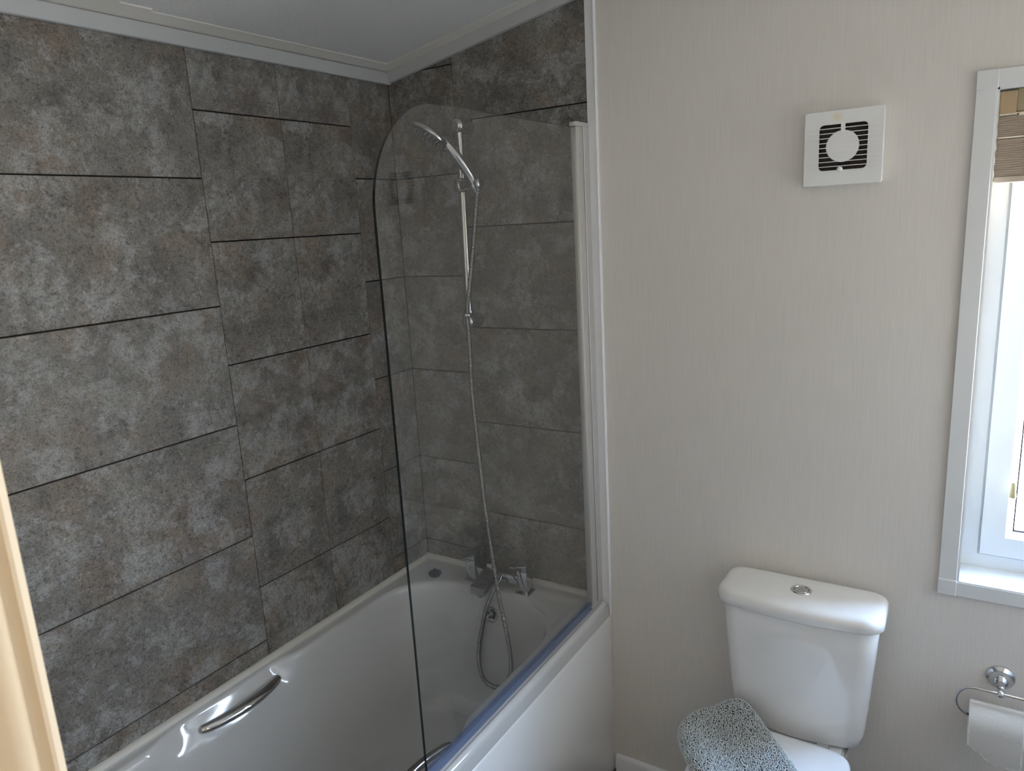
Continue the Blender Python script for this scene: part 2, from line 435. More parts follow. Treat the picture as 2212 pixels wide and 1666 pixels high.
def ring_frame(bm, x0, z0, x1, z1, wd, y0, y1, bev=0.0):
    """mitred picture frame; bev slants the inner edge toward the room"""
    o_ = [(x0, z0), (x1, z0), (x1, z1), (x0, z1)]
    i_ = [(x0 + wd, z0 + wd), (x1 - wd, z0 + wd), (x1 - wd, z1 - wd), (x0 + wd, z1 - wd)]
    j_ = [(x0 + wd + bev, z0 + wd + bev), (x1 - wd - bev, z0 + wd + bev), (x1 - wd - bev, z1 - wd - bev), (x0 + wd + bev, z1 - wd - bev)]
    V = lambda L, y: [bm.verts.new((p[0], y, p[1])) for p in L]
    of, inf, inb, ob = V(o_, y0), V(i_, y0), V(j_, y0 + max(bev, 0.001) * 1.2), V(o_, y1)
    inb2 = V(j_, y1)
    for k in range(4):
        m_ = (k + 1) % 4
        for a, b in ((of, inf), (inf, inb), (inb, inb2), (inb2, ob), (ob, of)):
            bm.faces.new((a[k], a[m_], b[m_], b[k]))
bm = N(); ring_frame(bm, WX0 + t_, WZ0 + 0.003, WX1 - t_, WZ1 - t_, 0.032, 0.092, 0.13, 0.005); obj('outer_frame', bm, M['upvc'], win)
SX0, SX1, SZ0, SZ1 = WX0 + .041, WX1 - .041, WZ0 + .040, WZ1 - .041
bm = N(); ring_frame(bm, SX0, SZ0, SX1, SZ1, 0.042, 0.084, 0.135, 0.0)
sash = obj('sash', bm, M['upvc'], win)
bm = N(); ring_frame(bm, SX0 + .042, SZ0 + .042, SX1 - .042, SZ1 - .042, 0.004, 0.084, 0.110, 0.013); obj('glazing_bead', bm, M['upvc'], sash)
bm = N(); ring_frame(bm, SX0 + .060, SZ0 + .060, SX1 - .060, SZ1 - .060, 0.003, 0.100, 0.109, 0.0); obj('gasket', bm, M['groove'], sash)
bm = N(); box(bm, (SX0 + .055, 0.108, SZ0 + .055), (SX1 - .055, 0.114, SZ1 - .055)); obj('pane', bm, M['pane'], sash)

# blind, gathered up in the top of the recess
bl = thing('window_blind', 'taupe pleated blind gathered up at the top of the window', 'blind', (1.79, 0.035, 1.85))
def sub(o, p): o.parent = p; o.location = -p.location; return o
bx0, bx1 = WX0 + .006, WX1 - .006
bm = N(); box(bm, (bx0, 0.004, 1.811), (bx0 + .028, 0.052, 1.853), 0.001, 1); sub(obj('end_cap', bm, M['headrail']), bl)
bm = N(); box(bm, (bx1 - .028, 0.004, 1.811), (bx1, 0.052, 1.853), 0.001, 1); sub(obj('end_cap', bm, M['headrail']), bl)
bm = N(); box(bm, (bx0 + .028, 0.007, 1.814), (bx1 - .028, 0.052, 1.856), 0.001, 1); sub(obj('head_rail', bm, M['headrail2']), bl)
def pleats(zhi, zlo, n):
    bm = N(); poly = []
    for i in range(n * 2 + 1):
        z = zhi - (zhi - zlo) * i / (n * 2); poly.append((0.010 if i % 2 else 0.0135, z))
    back = [(y + 0.030, z) for y, z in poly][::-1]
    prism(bm, poly + back, bx0 + .001 , bx1 - .001, 0); return bm
sub(obj('pleated_fabric', pleats(1.806, 1.768, 9), M['pleat']), bl)
sub(obj('pleated_fabric', pleats(1.763, 1.690, 16), M['pleat']), bl)
for z in (1.7655, 1.8095):
    for k in range(4):
        bm = N(); xa = bx0 + .001 + k * 0.13; box(bm, (xa, 0.010, z - .0016), (min(xa + .118 - (.09 if k == 0 and z > 1.8 else 0), bx1), 0.03, z + .0016))
        sub(obj('rail', bm, M['ladder']), bl)
bm = N(); box(bm, (bx0, 0.009, 1.678), (bx1, 0.045, 1.690), 0.001, 1); sub(obj('bottom_rail', bm, M['pleat']), bl)
bm = N()
pts = [(bx0 + .0005 + 0.0012 * math.sin(i * 1.3), 0.018, 1.808 - i * 0.0055) for i in range(24)]
tube(bm, pts, 0.0012, 6); sub(obj('edge_cord', bm, M['ladder']), bl)
bm = N(); tube(bm, [(1.6500, 0.044, 1.69), (1.6510, 0.047, 1.3), (1.6526, 0.05, 1.03)], 0.0005, 6); cordo = sub(obj('pull_cord', bm, M['cord']), bl)
bm = N(); lathe(bm, [(0.003, 0), (0.0042, -0.002), (0.0062, -0.026), (0.0072, -0.033), (0.0060, -0.035), (0.002, -0.035)], (1.6526, 0.05, 1.033), (0, 0, 1), 16)
tas = obj('tassel', bm, M['tassel'], smooth=50); sub(tas, bl)

# ------------------------------------------------------------------ door frame beside the camera
jp = [(DX0 - 0.05, YF + 0.010), (DX0 - .006, YF + .010), (DX0 + .002, YF + .001), (DX0 + 0.0112, YF + 0.0003), (DX0 + 0.0120, YF - 0.0006), (DX0 + 0.0118, YF - 0.003), (DX0 + 0.0092, YF - 0.0058),
      (DX0 + 0.0088, YF - 0.0085), (DX0 + .0104, YF - .0120), (DX0 + 0.0108, YF - 0.016), (DX0 + .0100, YF - .0210), (DX0 + 0.0080, YF - 0.0255), (DX0 + 0.0068, YF - .031), (DX0 + 0.0060, YF - 0.085),
      (DX0 - 0.05, YF - 0.085), (DX0 - 0.05, YF - 0.0801), (DX0, YF - 0.0801), (DX0, YF + 0.0001), (DX0 - .05, YF + .0001)]
door = thing('door_1', 'cream painted door frame close to the view at the lower left', 'door frame', kind='structure')
bm = N(); prism(bm, jp, FLOOR, DZ, 2); obj('jamb', bm, M['jamb'], door, smooth=35)
bm = N(); prism(bm, [(DX0 + DX1 - x, y) for x, y in jp][::-1], FLOOR, DZ, 2); obj('jamb', bm, M['jamb'], door, smooth=35)
bm = N(); box(bm, (DX0 - .05, YF - 0.085, DZ - 0.012), (DX1 + .05, YF + 0.012, DZ + 0.05), 0.002, 2); obj('head', bm, M['jamb'], door)

# guessed hall lamp, out of view, added as source of the warm light
hl = thing('added_hall_lamp', 'added round ceiling lamp in the unseen hall, for warm light on the door frame', 'lamp', (2.60, -1.98, zc(2.60)))
bm = N(); lathe(bm, [(0.13, 0.0), (0.13, -0.02), (0.12, -0.03)], (2.60, -1.98, zc(2.60) + .02), (0, 0, 1), 32); sub(obj('base', bm, M['white_plastic'], smooth=40), hl)
bm = N(); lathe(bm, [(0.12, -0.03), (0.115, -0.05), (0.09, -0.07), (0.05, -0.082), (0.0, -0.085)], (2.60, -1.98, zc(2.60) + .02), (0, 0, 1), 32); sub(obj('diffuser', bm, M['lamp'], smooth=40), hl)

# ------------------------------------------------------------------ bathtub
tub = thing('bathtub', 'white acrylic bathtub set against the slate-look tiles', 'bathtub')
CX, HX, YA, YB = 0.330, 0.284, -0.325, -1.37     # arc centres
EB, EN = 0.218, 2.55
def contour(ins, zz, fr=1.0):
    """inner outline shrunk by ins; returns list of points (x, y)"""
    pts = []; hx = HX - ins
    na, ns = 40, 44
    for i in range(na + 1):                       # back arc, right to left
        t = PI * i / na; c, s = math.cos(t), math.sin(t)
        pts.append((CX + hx * math.copysign(abs(c) ** (2/EN), c), YA + max(0.012, EB - ins * 0.95) * abs(s) ** (2/EN)))
    for i in range(1, ns):
        pts.append((CX - hx, YA + (YB + ins * 1.5 * fr - YA) * i / ns))
    for i in range(na + 1):
        t = PI + PI * i / na; c, s = math.cos(t), math.sin(t)
        pts.append((CX + hx * math.copysign(abs(c) ** (2/EN), c), YB + ins * 1.5 * fr - max(0.012, EB - ins * 0.8) * abs(s) ** (2/EN)))
    for i in range(1, ns):
        pts.append((CX + hx, YB + ins * 1.5 * fr + (YA - YB - ins * 1.5 * fr) * i / ns))
    return pts
OX0, OX1, OY0, OY1 = 0.0, 0.690, -1.65, -0.0002
def outer(pts, ins):
    x0, x1, y0, y1 = OX0 + ins, OX1 - ins, OY0 + ins, OY1 - ins
    res = []
    na, ns = 40, 44
    for k, (x, y) in enumerate(pts):
        if na < k < na + ns: res.append((x0, y)); continue
        if k > 2 * na + ns: res.append((x1, y)); continue
        cy = YA if k <= na else YB
        dx, dy = x - CX, y - cy
        tx = ((x1 if dx > 0 else x0) - CX) / dx if abs(dx) > 1e-6 else 1e9
        ty = ((y1 if k <= na else y0) - cy) / dy if abs(dy) > 1e-6 else 1e9
        t = min(tx, ty); res.append((CX + dx * t, cy + dy * t))
    return res
def ss(a, b, x):
    t = min(max((x - a) / (b - a), 0), 1); return t * t * (3 - 2 * t)
def scoop(x, y, z):
    if abs(x - CX) < 0.2: return x
    g = ss(-1.08, -0.98, y) * (1 - ss(-0.71, -0.62, y))
    h = min(max((z - 0.464) / (0.521 - 0.464), 0), 1)
    return x + math.copysign(0.0235 * g * h, x - CX)
base = contour(0, 0)
rings = []
for ins, z in ((0.0, 0.489), (0.0, 0.520), (0.0015, 0.529), (0.005, 0.5355), (0.011, 0.5385), (0.0150, 0.5385), (0.0160, 0.5372)):
    rings.append([(x, y, z) for x, y in outer(base, ins)])
o1 = outer(base, 0.018); i1 = [(scoop(x, y, 1), y) for x, y in contour(-0.010, 0)]
for q in range(0, 13):
    f = q / 12; row = []
    for (a, b), (c, d) in zip(o1, i1):
        x, y = a + (c - a) * f, b + (d - b) * f
        z = 0.5370
        # soap rest pressed into the back right corner
        dpt = ss(0.468, 0.500, x) * (1 - ss(0.592, 0.618, x)) * ss(-0.26, -0.17, y) * (1 - ss(-0.062, -0.036, y))
        z -= 0.009 * dpt
        row.append((x, y, z))
    rings.append(row)
for ins, z in ((-0.005, 0.5358), (-0.001, 0.5325), (0.0025, 0.527), (0.005, 0.520), (0.008, 0.508), (0.0105, 0.496), (0.013, 0.484), (0.0155, 0.470), (0.018, 0.456), (0.0205, 0.443), (0.023, 0.430),
               (0.0255, 0.417), (0.028, 0.404), (0.035, 0.36), (0.044, 0.31), (0.054, 0.26), (0.066, 0.21), (0.080, 0.175), (0.098, 0.150), (0.120, 0.136), (0.15, 0.130), (0.20, 0.127), (0.26, 0.125)):
    rings.append([(scoop(x, y, z), y, z - (0.004 * ss(0.468, 0.500, x) * ss(-0.26, -0.17, y) if z > .531 and x < .62 and x > .468 else 0)) for x, y in contour(ins, z, 1.0 + 1.2 * ss(0.5, 0.15, z) if False else 1.0)])
bm = N(); loft(bm, rings, True, False)
last = [v for v in bm.verts][-len(base):]
bm.faces.new(last)
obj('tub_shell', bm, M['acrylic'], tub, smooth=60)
bm = N()
prism(bm, [(0.6795, FLOOR), (0.6905, FLOOR), (0.6905, 0.4790), (0.6885, 0.4850), (0.6840, 0.4875), (0.6795, 0.4875)], YF, -0.0005, 1)
obj('side_panel', bm, M['panel'], tub, smooth=50)
def grip(side):
    g = 1 if side < 0 else -1
    xw = 0.050 if side < 0 else 0.610
    pts = []; rad = []
    for i in range(25):
        s = i / 24; y = -0.938 + 0.232 * s
        bow = math.sin(PI * s) ** 0.7
        pts.append((xw + g * (-0.008 + 0.024 * bow), y, 0.502 if side < 0 else 0.512))
        rad.append(0.0105 + 0.0035 * math.sin(PI * s) ** 0.5)
    bm = N(); tube(bm, pts, rad, 20, 0.74, True, up=(g * 0.60, 0, 0.80)); obj('grip_handle', bm, M['chrome'], tub, smooth=60)
grip(-1); grip(1)
# overflow on the end wall
ovc = Vector((0.3405, -0.1135, 0.462)); ax = Vector((0, -1, 0.10)).normalized()
bm = N(); lathe(bm, [(0.020, -0.008), (0.0335, 0.0), (0.034, 0.003), (0.032, 0.005), (0.0265, 0.0055), (0.0250, 0.013), (0.0235, 0.0135), (0.0215, 0.0105), (0.0, 0.0105)], ovc, ax, 40)
ov = obj('overflow', bm, M['chrome'], tub, smooth=35)
u = Vector((1, 0, 0)); v = ax.cross(u)
for k in range(5):
    a = 2*PI*k/5 + .4; c = ovc + ax * 0.0106 + (u * math.cos(a) + v * math.sin(a)) * 0.0130
    bm = N(); lathe(bm, [(0.0046, -0.002), (0.0046, 0.0006)], c, ax, 16); obj('hole', bm, M['rubber'], ov)
bm = N(); lathe(bm, [(0.004, 0), (0.004, 0.003), (0.002, 0.004)], ovc + ax * .0105, ax, 16); obj('screw', bm, M['chrome'], ov, smooth=40)

# black plug on the rim
pl = thing('bath_plug', 'black rubber bath plug lying on the bath corner ledge', 'plug', (0.111, -0.106, 0.537))
bm = N(); lathe(bm, [(0.017, 0.0), (0.0185, 0.004), (0.0212, 0.007), (0.0217, 0.0095), (0.020, 0.0115), (0.012, 0.0125), (0.0, 0.0125)], (0, 0, 0), (0, 0, 1), 32); obj('disc', bm, M['rubber'], pl, smooth=40)
bm = N(); prism(bm, [(-0.006, 0.0125), (0.006, 0.0125), (0.0035, 0.021), (-0.0035, 0.021)], -0.0015, 0.0015, 1); t = obj('lug', bm, M['rubber'], pl); t.location = (-0.004, 0.006, -0.0005)
bm = N(); tube(bm, [(0.004 * math.cos(a) , 0.0, 0.004 * math.sin(a)) for a in [2*PI*i/14 for i in range(15)]], 0.0005, 6); t = obj('split_ring', bm, M['chrome'], pl); t.location = (0.000, 0.001, 0.0165)

# ------------------------------------------------------------------ bath mixer
Z0 = 0.5372
mx = thing('bath_mixer', 'square chrome bath mixer tap on the end ledge', 'tap', (0.341, -0.068, Z0))
def S(o): o.parent = mx; o.location = o.location - mx.location; return o
def pillar(cx, tilt):
    y0, y1 = -0.088, -0.052
    bm = N(); box(bm, (cx - .024, y0 - .006, Z0 - .0005), (cx + .024, y1 + .006, Z0 + .005), 0.002, 2); S(obj('base_plate', bm, M['chrome'], smooth=30))
    bm = N(); box(bm, (cx - .018, y0, Z0 + .004), (cx + .018, y1, Z0 + .074), 0.0015, 2); S(obj('pillar', bm, M['chrome'], smooth=30))
    bm = N(); prism(bm, [(cx - .018, Z0 + .0745), (cx + .018, Z0 + .0745), (cx + .016, Z0 + .092), (cx + .004, Z0 + .094)], y0 + .001, y1 - .001, 1)
    cap = S(obj('valve_cap', bm, M['chrome'], smooth=30))
    bm = N(); box(bm, (-0.047, -0.026, -0.003), (0.014, 0.026, 0.003), 0.0012, 2)
    lv = obj('lever', bm, M['chrome'], smooth=30); lv.location = (cx + 0.008, (y0 + y1) / 2, Z0 + 0.096); lv.rotation_euler = tilt; S(lv)
pillar(0.2435, (math.radians(14), math.radians(-24), math.radians(4))); pillar(0.437, (math.radians(2), math.radians(-12), math.radians(3)))
bm = N(); box(bm, (0.2615, -0.083, Z0 + .024), (0.419, -0.055, Z0 + .052), 0.002, 2); S(obj('cross_body', bm, M['chrome'], smooth=30))
bm = N()
rg = []
for yy, hw, zt_, zb_ in ((-0.070, 0.021, 0.062, 0.022), (-0.100, 0.022, 0.056, 0.020), (-0.135, 0.0245, 0.040, 0.010), (-0.164, 0.0255, 0.033, 0.006)):
    rg.append([(0.3195 - hw, yy, Z0 + zt_), (0.3195 + hw, yy, Z0 + zt_), (0.3195 + hw, yy, Z0 + zb_), (0.3195 - hw, yy, Z0 + zb_)])
loft(bm, rg); bmesh.ops.bevel(bm, geom=list(bm.edges), offset=0.0015, segments=2, affect='EDGES')
sp_ = S(obj('spout', bm, M['chrome'], smooth=30))
bm = N(); lathe(bm, [(0.0115, 0), (0.0115, -0.010), (0.010, -0.011), (0.0, -0.009)], (0.3195, -0.148, Z0 + .007), (0, 0, 1), 24); S(obj('aerator', bm, M['chrome'], smooth=40))
bm = N(); box(bm, (0.308, -0.088, Z0 + .050), (0.331, -0.064, Z0 + .078), 0.002, 2); S(obj('diverter_knob', bm, M['chrome'], smooth=30))
bm = N(); lathe(bm, [(0.011, 0.0), (0.011, 0.018), (0.009, 0.019), (0.009, 0.026)], (0.352, -0.083, Z0 + .040), (0.1, -0.75, -0.45), 24); S(obj('hose_outlet', bm, M['chrome'], smooth=40))

# ------------------------------------------------------------------ shower rail, hand shower, hose
rl = thing('shower_rail', 'chrome shower riser rail fixed to the tiled back wall', 'shower rail', (0.284, 0.0, 1.375))
def S2(o): o.parent = rl; o.location = o.location - rl.location; return o
bt, bb = Vector((0.288, -0.050, 1.925)), Vector((0.2795, -0.050, 1.366))
bm = N(); tube(bm, [bt, bb], 0.0115, 24); S2(obj('rail', bm, M['chrome'], smooth=40))
for (c, nm) in ((Vector((0.288, 0, 1.928)), 1), (Vector((0.2795, 0, 1.374)), 2)):
    bm = N(); lathe(bm, [(0.0215, 0.0), (0.0225, 0.003), (0.0225, 0.020), (0.0215, 0.050), (0.0200, 0.060), (0.0165, 0.0665), (0.0105, 0.069), (0.0100, 0.0680), (0.0, 0.0680)], c, (0, -1, 0), 40)
    S2(obj('wall_bracket', bm, M['chrome'], smooth=50))
bm = N(); lathe(bm, [(0.0135, -0.007), (0.0145, -0.006), (0.0145, 0.006), (0.0135, 0.007)], (0.2800, -0.050, 1.401), (0, 0, 1), 28)
cl = obj('hose_ring', bm, M['chrome'], smooth=40); S2(cl)
bm = N(); tube(bm, [Vector((0.301, -0.0905, 1.399)) + Vector((0.0115 * math.cos(2*PI*k/24), 0.0115 * math.sin(2*PI*k/24), 0)) for k in range(25)], 0.0035, 8, 1.6)
tube(bm, [(0.284, -0.062, 1.401), (0.293, -0.081, 1.400)], 0.005, 10)
S2(obj('hose_clip', bm, M['chrome'], smooth=50))
# slider
sc_ = Vector((0.2845, -0.056, 1.766))
bm = N(); bmesh.ops.create_uvsphere(bm, u_segments=32, v_segments=20, radius=0.0215, matrix=Matrix.Translation(sc_) @ Matrix.Diagonal((1, 0.95, 1.0, 1))); S2(obj('slider_knob', bm, M['chrome'], smooth=60))
bm = N(); tube(bm, [sc_ + Vector((0.012, -0.004, 0.0)), sc_ + Vector((0.035, -0.010, -0.001)), sc_ + Vector((0.056, -0.018, -0.004))], [0.015, 0.0135, 0.014], 24); S2(obj('slider_arm', bm, M['chrome'], smooth=60))
# cradle cone, open ring
hb = Vector((0.3560, -0.082, 1.752)); hd = (Vector((0.3460, -0.095, 1.786)) - hb).normalized()
bm = N(); lathe(bm, [(0.0115, -0.010), (0.0145, -0.007), (0.0165, 0.010), (0.0165, 0.016), (0.0140, 0.016), (0.0125, 0.0)], hb, hd, 28); S2(obj('cradle', bm, M['chrome'], smooth=50))
bm = N(); lathe(bm, [(0.0145, -0.006), (0.0150, 0.0), (0.0148, 0.007), (0.012, 0.010), (0.0, 0.011)], hb + Vector((0.010, -0.004, 0.012)), (0.95, -0.1, -0.05), 24); S2(obj('cradle_pad', bm, M['chrome'], smooth=50))

hs = thing('hand_shower', 'chrome hand shower head resting in the rail cradle', 'shower head', tuple(hb))
def S3(o): o.parent = hs; o.location = o.location - hs.location; return o
hp = [tuple(hb - hd * 0.004), (0.3525, -0.087, 1.766), (0.3465, -0.094, 1.786), (0.3400, -0.110, 1.811), (0.3300, -0.132, 1.841), (0.3180, -0.149, 1.867), (0.308, -0.158, 1.880), (0.295, -0.163, 1.893)]
cp = catmull(hp, 6)
rr = [0.0102, 0.0118, 0.0136, 0.0142, 0.0132, 0.0112, 0.0105, 0.009]
rad = []
for i in range(len(cp)):
    s = i / (len(cp) - 1) * (len(rr) - 1); k = min(int(s), len(rr) - 2); rad.append(rr[k] + (rr[k+1] - rr[k]) * (s - k))
bm = N(); tube(bm, cp, rad, 24); S3(obj('handle', bm, M['chrome'], smooth=60))
h0, h1 = Vector((0.2338, -0.19, 1.9254)), Vector((0.3194, -0.15, 1.8619))
a_ = (h1 - h0).normalized(); vdir = (Vector((0.277, -0.17, 1.894)) - cam.location).normalized()
nrm = a_.cross(vdir).normalized()
if nrm.z > 0: nrm = -nrm
nrm = (nrm * math.cos(math.radians(13)) - vdir * math.sin(math.radians(13))); nrm = (nrm - a_ * nrm.dot(a_)).normalized()
hc = (h0 + h1) / 2
R_ = (h1 - h0).length / 2
bm = N(); lathe(bm, [(R_ * 0.90, 0.0055), (R_ * 0.985, 0.004), (R_, 0.000), (R_ * 0.97, -0.004), (R_ * 0.85, -0.009), (R_ * 0.6, -0.014), (R_ * 0.3, -0.0165), (0.0, -0.017)], hc, nrm, 48)
S3(obj('head_shell', bm, M['chrome'], smooth=40))
bm = N(); lathe(bm, [(R_ * 0.90, 0.003), (R_ * 0.89, 0.0072), (R_ * 0.7, 0.0080), (0.0, 0.0085)], hc, nrm, 48); fc = S3(obj('spray_face', bm, M['nozzle'], smooth=40))
uu = a_; vv = nrm.cross(uu); bm = N()
for rn, cnt in ((0.18, 5), (0.38, 11), (0.57, 16), (0.76, 22)):
    for k in range(cnt):
        t = 2*PI*k/cnt + rn; c = hc + nrm * 0.0075 + (uu * math.cos(t) + vv * math.sin(t)) * R_ * rn
        lathe(bm, [(0.0014, 0), (0.0009, 0.0028), (0.0, 0.003)], c, nrm, 6)
o = obj('nozzles', bm, M['nub'], fc); o['kind'] = 'stuff'
bm = N(); tube(bm, [hc + nrm * .004 + uu * R_ * .92, hc + nrm * .010 + uu * R_ * .93 + vv * .0, hc + nrm * .015 + uu * R_ * .88], [0.006, 0.0065, 0.004], 14); S3(obj('spray_lever', bm, M['nozzle'], smooth=60))

# hose
hose_pts = [(0.3576, -0.080, 1.746), (0.3517, -0.08, 1.7113), (0.334, -0.08, 1.6101), (0.3123, -0.085, 1.4797), (0.3015, -0.0905, 1.3996), (0.3024, -0.09, 1.3176), (0.3071, -0.1, 1.1664), (0.323, -0.11, 0.9842),
            (0.3397, -0.12, 0.8281), (0.3588, -0.13, 0.7003), (0.3797, -0.145, 0.6201), (0.4005, -0.16, 0.5405), (0.423, -0.17, 0.459), (0.4403, -0.18, 0.3763), (0.4434, -0.19, 0.3283), (0.4189, -0.19, 0.2842),
            (0.3835, -0.19, 0.2616), (0.3374, -0.18, 0.2649), (0.314, -0.17, 0.3005), (0.3099, -0.16, 0.3585), (0.3269, -0.155, 0.4408), (0.344, -0.15, 0.5058), (0.3545, -0.135, 0.540), (0.3540, -0.112, 0.563), (0.3530, -0.0935, 0.571)]
cp = catmull(hose_pts, 40)
# resample to even spacing with a rib every 4.4 mm
seg = [0]
for a, b in zip(cp, cp[1:]): seg.append(seg[-1] + (b - a).length)
Lh = seg[-1]; step = 0.0015; ns = int(Lh / step); P2 = []; k = 0
for i in range(ns + 1):
    d = i * step
    while k < len(seg) - 2 and seg[k + 1] < d: k += 1
    t = (d - seg[k]) / max(seg[k+1] - seg[k], 1e-9); P2.append(cp[k].lerp(cp[k+1], t))
rad = [0.0073 if (i % 4) in (1, 2) else 0.0056 for i in range(len(P2))]
bm = N(); tube(bm, P2, rad, 14)
ho = thing('shower_hose', 'ribbed metal shower hose looping down into the bath', 'hose', hose_pts[0])
def S4(o): o.parent = ho; o.location = o.location - ho.location; return o
S4(obj('ribbed_tube', bm, M['hosemetal'], smooth=80))
bm = N(); tube(bm, [hose_pts[0], cp[14]], [0.0095, 0.0078], 18); S4(obj('end_nut', bm, M['chrome'], smooth=40))
bm = N(); tube(bm, [cp[-16], cp[-1]], [0.0085, 0.0095], 18); S4(obj('end_nut', bm, M['chrome'], smooth=40))

# ------------------------------------------------------------------ glass bath screen
GX = 0.660
scr = thing('bath_screen', 'clear glass bath screen with one rounded top corner', 'shower screen', (GX, -0.03, 0.54))
def S5(o): o.parent = scr; o.location = o.location - scr.location; return o
gy0, gy1, gz0, gz1, gr = -0.030, -0.8395, 0.552, 1.881, 0.20
poly = [(gy0, gz0), (gy1, gz0)] + [(gy1 + gr - gr * math.cos(PI/2 * i/24), gz1 - gr + gr * math.sin(PI/2 * i/24)) for i in range(25)] + [(gy0, gz1)]
bm = N(); prism(bm, poly, GX - 0.003, GX + 0.003, 0)
for f in bm.faces:
    if abs(f.normal.x) < 0.5 if f.normal.length else False: f.material_index = 1
bm.normal_update()
for f in bm.faces: f.material_index = 0 if abs(f.normal.x) > 0.5 else 1
S5(obj('glass_panel', bm, [M['glass'], M['glassedge']]))
bm = N(); box(bm, (GX - .011, -0.034, 0.5385), (GX + .008, -0.0045, 1.893), 0.001, 1); S5(obj('wall_channel', bm, M['alu']))
bm = N(); box(bm, (GX - .009, -0.0385, 0.541), (GX + .006, -0.034, 1.885)); S5(obj('gasket', bm, M['groove']))
bm = N(); box(bm, (GX - .010, -0.072, 0.546), (GX + .0085, -0.0385, 1.884), 0.002, 2); S5(obj('glass_profile', bm, M['alu'], smooth=30))
bm = N(); box(bm, (GX - .0115, -0.076, 1.884), (GX + .0095, -0.0045, 1.895), 0.0015, 2); S5(obj('end_cap', bm, M['alu'], smooth=30))
bm = N(); box(bm, (GX - .0115, -0.076, 0.5375), (GX + .0095, -0.0045, 0.547), 0.0015, 2); S5(obj('end_cap', bm, M['alu'], smooth=30))
bm = N()
prism(bm, [(GX - .0065, 0.5375), (GX + .0065, 0.5375), (GX + .0075, 0.543), (GX + .0055, 0.549), (GX + .0055, 0.561), (GX + .0032, 0.561), (GX + .0032, 0.552), (GX - .0032, 0.552), (GX - .0032, 0.561), (GX - .0055, 0.561), (GX - .0055, 0.549), (GX - .0075, 0.543)], -0.838, -0.074, 1)
S5(obj('bottom_seal', bm, M['sealclear'], smooth=25))

# ------------------------------------------------------------------ extractor fan
FX0, FX1, FZ0, FZ1 = 1.2055, 1.3650, 1.6950, 1.8525
fan = thing('extractor_fan', 'white square extractor fan with ribbed grille on the cream wall', 'fan', ((FX0+FX1)/2, 0, (FZ0+FZ1)/2))
def S6(o): o.parent = fan; o.location = o.location - fan.location; return o
FD = -0.024
def fanplate():
    m = bpy.data.materials.new('aged white fan plastic'); m.use_nodes = True
    n = m.node_tree.nodes; l = m.node_tree.links; b = n['Principled BSDF']; b.inputs['Roughness'].default_value = 0.4
    t = n.new('ShaderNodeTexCoord'); d = n.new('ShaderNodeVectorMath'); d.operation = 'DISTANCE'
    d.inputs[1].default_value = (1.272, FD, 1.838); r = n.new('ShaderNodeValToRGB')
    r.color_ramp.elements[0].position = 0.0; r.color_ramp.elements[0].color = (0.72, 0.68, 0.50, 1)
    r.color_ramp.elements[1].position = 0.014; r.color_ramp.elements[1].color = (0.78, 0.79, 0.79, 1)
    l.new(t.outputs['Object'], d.inputs[0]); l.new(d.outputs['Value'], r.inputs[0]); l.new(r.outputs[0], b.inputs['Base Color']); return m
M['fan'] = fanplate()
bm = N()
of = rrect(FX0, FZ0, FX1, FZ1, 0.004, 3)
# plate with a rounded-square hole, built as a ring of quads
hx0, hx1, hz0, hz1 = FX0 + .196*(FX1-FX0), FX0 + .806*(FX1-FX0), FZ0 + .205*(FZ1-FZ0), FZ0 + .815*(FZ1-FZ0)
hf = rrect(hx0, hz0, hx1, hz1, 0.009, 3)
def V3(L, y): return [bm.verts.new((p[0], y, p[1])) for p in L]
Wb = V3([((p[0]-1.28525)*.985+1.28525, (p[1]-1.77375)*.985+1.77375) for p in of], 0.0); Wm = V3(of, FD + .005); Wf = V3([((p[0]-1.28525)*.985+1.28525, (p[1]-1.77375)*.985+1.77375) for p in of], FD)
Hf = V3(hf, FD); Hb = V3(hf, FD + 0.004)
nn = len(of)
for A_, B_ in ((Wb, Wm), (Wm, Wf), (Wf, Hf), (Hf, Hb)):
    for i in range(nn):
        j = (i + 1) % nn; bm.faces.new((A_[i], A_[j], B_[j], B_[i]))
S6(obj('front_plate', bm, M['fan'], smooth=35))
bm = N(); box(bm, (FX0 + .012, -0.008, FZ0 + .012), (FX1 - .012, -0.0005, FZ1 - .012)); S6(obj('housing', bm, M['dark']))
bm = N()
for k in range(6):
    a = 2*PI*k/6; c, s = math.cos(a), math.sin(a); cx_, cz_ = (hx0+hx1)/2, (hz0+hz1)/2
    pts = [(0.012, 0.004), (0.044, 0.012), (0.046, -0.008), (0.012, -0.004)]
    ring = [(cx_ + p[0]*c - p[1]*s, -0.010 - (0.004 if q in (0, 1) else 0), cz_ + p[0]*s + p[1]*c) for q, p in enumerate(pts)]
    loft(bm, [ring, [(x, y + .0012, z) for x, y, z in ring]])
S6(obj('impeller', bm, M['dark']))
bm = N(); lathe(bm, [(0.0325, 0.0), (0.0335, -0.002), (0.032, -0.004), (0, -0.0042)], (FX0 + .495*(FX1-FX0), FD + .003, FZ0 + .520*(FZ1-FZ0)), (0, 1, 0), 40); S6(obj('centre_disc', bm, M['white_plastic'], smooth=40))
bm = N(); cxm = FX0 + .495*(FX1-FX0); box(bm, (cxm - .0042, FD - .001, FZ0 + .70*(FZ1-FZ0)), (cxm + .0042, FD + .004, hz1 + .002), 0.0005, 1); S6(obj('disc_tab', bm, M['white_plastic']))
bm = N(); lathe(bm, [(0.006, 0.0), (0.006, -0.0035), (0.0045, -0.005), (0, -0.0055)], (FX0 + .475*(FX1-FX0), FD + .001, hz0 + .001), (0, 1, 0), 20); S6(obj('screw_cover', bm, M['white_plastic'], smooth=40))
